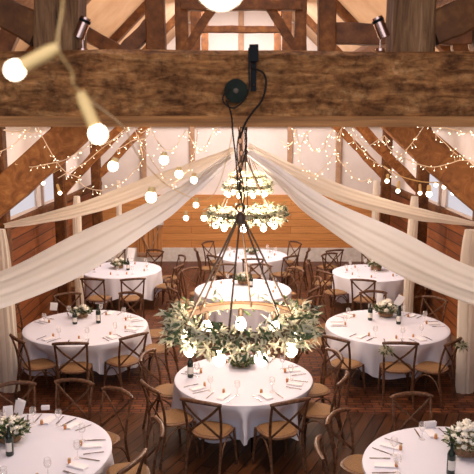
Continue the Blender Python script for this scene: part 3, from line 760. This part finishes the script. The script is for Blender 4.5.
jl = MB().lathe([(.013, .042), (.0145, .044), (.0145, .052), (.012, .054)], (0, 0, 0), 12).mesh('lid', M['cork'])
gb = MB().lathe([(.006, .085), (.02, .092), (.034, .115), (.037, .14), (.031, .178), (.0295, .178), (.035, .14), (.032, .117), (.018, .096), (.003, .09)], (0, 0, 0), 16).mesh('bowl', M['glass'])
gs = MB().lathe([(.034, 0), (.033, .003), (.006, .007), (.0035, .02), (.0035, .08), (.006, .086)], (0, 0, 0), 14).mesh('stem', M['glass'])
def place(key, a, full=True):
    c, R, phrase = TAB[key]; wh = 'at the %s of the table %s' % (pos_word(a), phrase)
    z = TZ + .009; out = V((math.sin(a), -math.cos(a), 0)); sd = V((math.cos(a), math.sin(a), 0))
    def at(r, s): p = c + out * (R - r) + sd * s; p.z = z; return p
    j = rnd.uniform
    if full:
        tag(link('table_knife', kn_me, None, at(.17, .13 + j(-.02, .02)), a + j(-.12, .12)), 'steel knife ' + wh, 'knife', 'cutlery at the places')
        tag(link('table_fork', fk_me, None, at(.17, -.13 + j(-.02, .02)), a + j(-.12, .12)), 'steel fork ' + wh, 'fork', 'cutlery at the places')
        tag(link('folded_napkin', np_me, None, at(.19, j(-.02, .02)), a + j(-.15, .15)), 'white napkin ' + wh, 'napkin', 'napkins at the places')
    t = thing('favour_jar', 'amber jar ' + wh, 'jar', at(.30, .0 + j(-.05, .05)), 0, 'favour jars at the places'); link('jar_body', jb, t); link('lid', jl, t)
    t = thing('wine_glass', 'wine glass ' + wh, 'glass', at(.29, .14 + j(-.03, .03)), 0, 'wine glasses at the places'); link('bowl', gb, t); link('stem', gs, t)
SEATS['T4'] += [math.radians(x) for x in (32, 0)]; SEATS['T5'] += [math.radians(x) for x in (-40, -178)][:1]
for k in ('T1', 'T2', 'T3', 'T4', 'T5'):
    for a in SEATS[k]: place(k, a)
for k in ('T6', 'T7', 'T8', 'T9'):
    for a in SEATS[k]: place(k, a, False)
# posies tied to two chair backs of the right table
for o, side, lb in ((t3c, -.19, 'pale leafy posy tied to the left of a chair back, middle right table'), (t3d, .2, 'pale leafy posy tied to the right chair back by the right curtain')):
    R = Matrix.Rotation(o.rotation_euler.z, 3, 'Z'); p = o.location + R @ V((side, -.33, .84))
    t = thing('chair_posy', lb, 'posy', p)
    def pl(r):
        d = V((r.gauss(0, 1), r.gauss(0, 1), r.gauss(0, .8))).normalized(); return d * r.uniform(.01, .07), d + V((0, 0, r.uniform(-.3, .5)))
    make_leaves(90, pl, .06, .013, 77).obj('pale_foliage', M['leaf_pale'], t, False)
    make_leaves(40, pl, .06, .012, 78).obj('foliage', M['leaf'], t, False)

# ------------------------------------------------------------------ fairy lights
lm = MB().lathe([(.0035, 0), (.0048, .006), (.0044, .016), (.001, .021)], (0, 0, 0), 6).mesh('fairy_bulb', M['led'])
def fairy(paths, Y, label, step=.075, seed=1, drop=.03, Yvar=.15, cap=95, size=.62):
    r = random.Random(seed); t = thing('fairy_light_string', label, 'fairy lights', (0, 0, 0), 0, 'fairy light strings'); mb = MB(); spots = []
    for path in paths:
        pts = catmull([P(x, y, Y + r.uniform(-Yvar, Yvar)) for x, y in path], 6)
        mb.tube(pts, .0042, 4)
        acc = 0
        for a, b in zip(pts, pts[1:]):
            acc += (b - a).length
            while acc > step * .8: acc -= step * .8; spots.append((b, (b - a).normalized()))
    r.shuffle(spots)
    for p, d in spots[:cap]:
        v = V((r.uniform(-.8, .8), r.uniform(-.6, .6), r.uniform(-1.3, .5))).normalized()
        e = p + v * r.uniform(.3, 1) * drop * 1.6
        mb.tube([p, e], .0028, 4)
        o = link('fairy_bulb', lm, t, e); o.rotation_euler = V((0, 0, 1)).rotation_difference(v).to_euler(); o.scale = (size,) * 3
    mb.obj('wire', M['wire'], t, False)
fairy([[(-6, 154), (10, 147), (22, 137), (35, 124), (41, 134), (48, 147), (57, 162), (66, 172), (80, 178)]], 6.4, 'fairy light string peaking at the top left under the beam', .08, 1)
fairy([[(15, 164), (30, 167), (47, 164), (62, 161), (75, 154), (92, 143), (105, 134)], [(58, 178), (72, 170), (86, 162), (100, 150), (112, 141), (124, 132), (134, 124)]], 6.5, 'fairy light string looping across the left knee brace', .07, 2)
fairy([[(3, 130), (14, 132), (24, 131), (32, 133), (45, 131)]], 6.55, 'short row of fairy lights at the top left corner', .06, 3)
fairy([[(100, 146), (112, 140), (124, 130), (134, 123), (140, 133), (150, 128), (146, 138), (134, 140), (124, 146), (116, 150)], [(134, 128), (141, 143), (150, 158), (166, 180)], [(138, 135), (142, 158), (133, 172), (122, 182), (104, 190), (88, 188), (78, 181)]], 6.4, 'fairy light string bunched left of centre under the beam', .065, 4)
fairy([[(152, 132), (158, 142), (166, 150), (174, 149), (181, 138), (186, 130)], [(186, 130), (193, 142), (199, 152), (206, 146), (212, 134), (218, 128)], [(198, 128), (195, 150), (186, 172), (170, 186)]], 6.6, 'fairy light swags left of the chandelier chain', .06, 5)
fairy([[(281, 140), (287, 146), (294, 140), (296, 129), (300, 145), (307, 132), (309, 143), (316, 151), (324, 148), (327, 138), (334, 130), (338, 141), (342, 128)], [(298, 140), (300, 160), (306, 172), (315, 175), (325, 166), (334, 152)], [(335, 142), (338, 158), (347, 169), (359, 181), (372, 178)]], 6.6, 'fairy light swags right of the chandelier chain', .055, 6)
fairy([[(335, 140), (342, 128), (347, 124), (352, 136), (357, 145), (364, 152), (372, 160), (384, 167), (396, 178)], [(349, 126), (355, 134), (366, 146), (378, 140), (385, 136), (388, 147), (400, 155), (415, 163), (432, 167), (448, 164), (462, 160), (476, 163)]], 6.4, 'fairy light string peaking right of centre and looping right', .065, 7)
fairy([[(396, 160), (406, 150), (416, 138), (427, 124), (436, 134), (446, 144), (456, 154), (468, 160), (478, 168)]], 6.4, 'fairy light string peaking at the top right under the beam', .09, 8)
fairy([[(432, 127), (445, 128), (456, 130), (464, 133), (478, 132)]], 6.55, 'short row of fairy lights at the top right corner', .06, 9)

# ------------------------------------------------------------------ festoon bulbs
def festoon(cord, lamps, label, r0=.003):
    t = thing('festoon_string', label, 'festoon lights', (0, 0, 0), 0, 'festoon bulb strings')
    MB().tube(catmull([P(*c) for c in cord], 8), r0, 6).obj('cord', M['socket'], t)
    for (bx, by, sx_, sy_, Y, rpx) in lamps:
        b = P(bx, by, Y); s = P(sx_, sy_, Y); R = rpx * Y / FPX
        d = (s - b).normalized(); q = V((0, 0, 1)).rotation_difference(d).to_matrix()
        L = max((s - b).length, R * 1.6)
        so = MB().lathe([(R * .5, R * .8), (R * .72, R * 1.0), (R * .72, L * .8), (R * .5, L)], b, 12, q).obj('socket', M['socket'], t)
        MB().ball(b, R, 16, 1.05, q).obj('bulb', M['festoon'], so)
festoon([(66, -30, .9), (62, 10, .95), (58, 47, .86), (72, 72, .9), (80, 92, .95), (124, 128, 1.5), (140, 158, 1.9), (170, 187, 2.5), (204, 200, 3.0), (219, 184, 3.2), (231, 140, 3.25), (233, 120, 3.26)],
        [(15, 70, 58, 47, .85, 9.5), (98, 134, 80, 92, .95, 9), (113, 166, 116, 158, 1.9, 5), (151, 197, 152, 187, 2.2, 5.5), (164, 160, 164, 152, 2.6, 4.5), (179, 174, 179, 167, 2.6, 4), (194, 180, 194, 173, 2.8, 3.5), (196, 205, 197, 198, 2.9, 2.8), (204, 218, 204, 212, 3.0, 3), (186, 218, 186, 211, 2.8, 2.6)],
        'festoon string of blurred globe bulbs hanging in front of the beam at left', .0016)
festoon([(140, -60, .7), (180, -45, .7), (222, -38, .72), (270, -48, .72), (310, -62, .72)], [(221, -18, 222, -38, .72, 24)], 'big blurred globe bulb cut off by the top of the picture', .003)
festoon([(384, 166, 7), (393, 172, 7), (403, 177, 7), (424, 182, 7), (450, 182, 7), (480, 181, 7)],
        [(387, 181, 388, 174, 7, 2.2), (398, 191, 399, 181, 7, 2.2), (420, 193, 420, 184, 7, 2), (429, 194, 429, 185, 7, 3), (436, 185, 437, 182, 7, 2), (444, 187, 444, 183, 7, 2), (453, 193, 453, 184, 7, 2.2)], 'festoon string of small globe bulbs on the right brace', .006)
festoon([(-8, 185, 7), (15, 184, 7), (32, 180, 7), (46, 176, 7), (62, 168, 7)],
        [(9, 191, 9, 185, 7, 2), (14, 192, 14, 185, 7, 2.4), (60, 193, 57, 184, 7, 2), (43, 183, 43, 177, 7, 2)], 'festoon string of small globe bulbs on the left brace', .006)

# ------------------------------------------------------------------ light
w = bpy.data.worlds.new('sky'); S.world = w; w.use_nodes = True
bg = w.node_tree.nodes['Background']; bg.inputs[0].default_value = (.80, .86, 1, 1); bg.inputs[1].default_value = .5
def light(kind, name, loc, energy, col, size=.2, target=None, spot=None):
    l = bpy.data.lights.new(name, kind); l.energy = energy; l.color = col
    o = bpy.data.objects.new(name, l); C.objects.link(o); o.location = loc
    if kind == 'AREA': l.shape = 'RECTANGLE'; l.size, l.size_y = size
    else: l.shadow_soft_size = size
    if kind == 'SPOT': l.spot_size = spot; l.spot_blend = .6
    if target is not None: o.rotation_euler = (V(target) - V(loc)).to_track_quat('-Z', 'Y').to_euler()
    return o
WARM = (1, .66, .38)
for i, p in enumerate(CH):
    light('POINT', 'chandelier_light', p + V((0, 0, -.06)), (32, 140, 170, 220)[i], (1, .78, .58), .1)
# the beam-top spotlights wash the roof
for p, s in ((sb1, -1), (sb2, 1)):
    light('SPOT', 'beam_spot', p + V((0, .25, .25)), 75, WARM, .05, p + V((s * 2.2, 4, 3)), 1.9)
for y in (6.7, 10.1, 13.5, 16.9):
    for s in (-1, 1):
        light('POINT', 'truss_uplight', (s * 1.7, y + .5, 4.7), 17, (1, .74, .52), .12)
        light('POINT', 'bay_fill', (s * 2.1, y - .9, 3.3), 24, (1, .74, .5), .3)  # fill lamps added to brighten the walls, also in bays without fairy strings
# daylight through the glazed gallery end behind the camera; unseen overhead lamps added as fill
light('AREA', 'gallery_daylight', (0, -1.4, 5.4), 215, (.76, .83, 1), (6, 4), (0, 9, .5))
light('AREA', 'overhead_fill', (0, 16.2, 6.6), 430, (1, .92, .90), (2.4, 2.4), (0, 17.5, 0))
light('AREA', 'overhead_fill', (0, 12.4, 7.0), 190, (1, .9, .86), (2.4, 1.8), (0, 12.6, 0))
for y in (5.0, 8.4): light('AREA', 'overhead_fill', (0, y, 7.2), 125, (.80, .85, 1), (2.4, 1.8), (0, y, 0))

S.view_settings.view_transform = 'Standard'; S.view_settings.look = 'None'; S.view_settings.gamma = 1
S.view_settings.use_curve_mapping = False; S.view_settings.exposure = 0.0
S.cycles.use_denoising = True; S.cycles.max_bounces = 7; S.cycles.diffuse_bounces = 4; S.cycles.transparent_max_bounces = 12
S.cycles.sample_clamp_indirect = 4; S.cycles.caustics_reflective = False; S.cycles.caustics_refractive = False
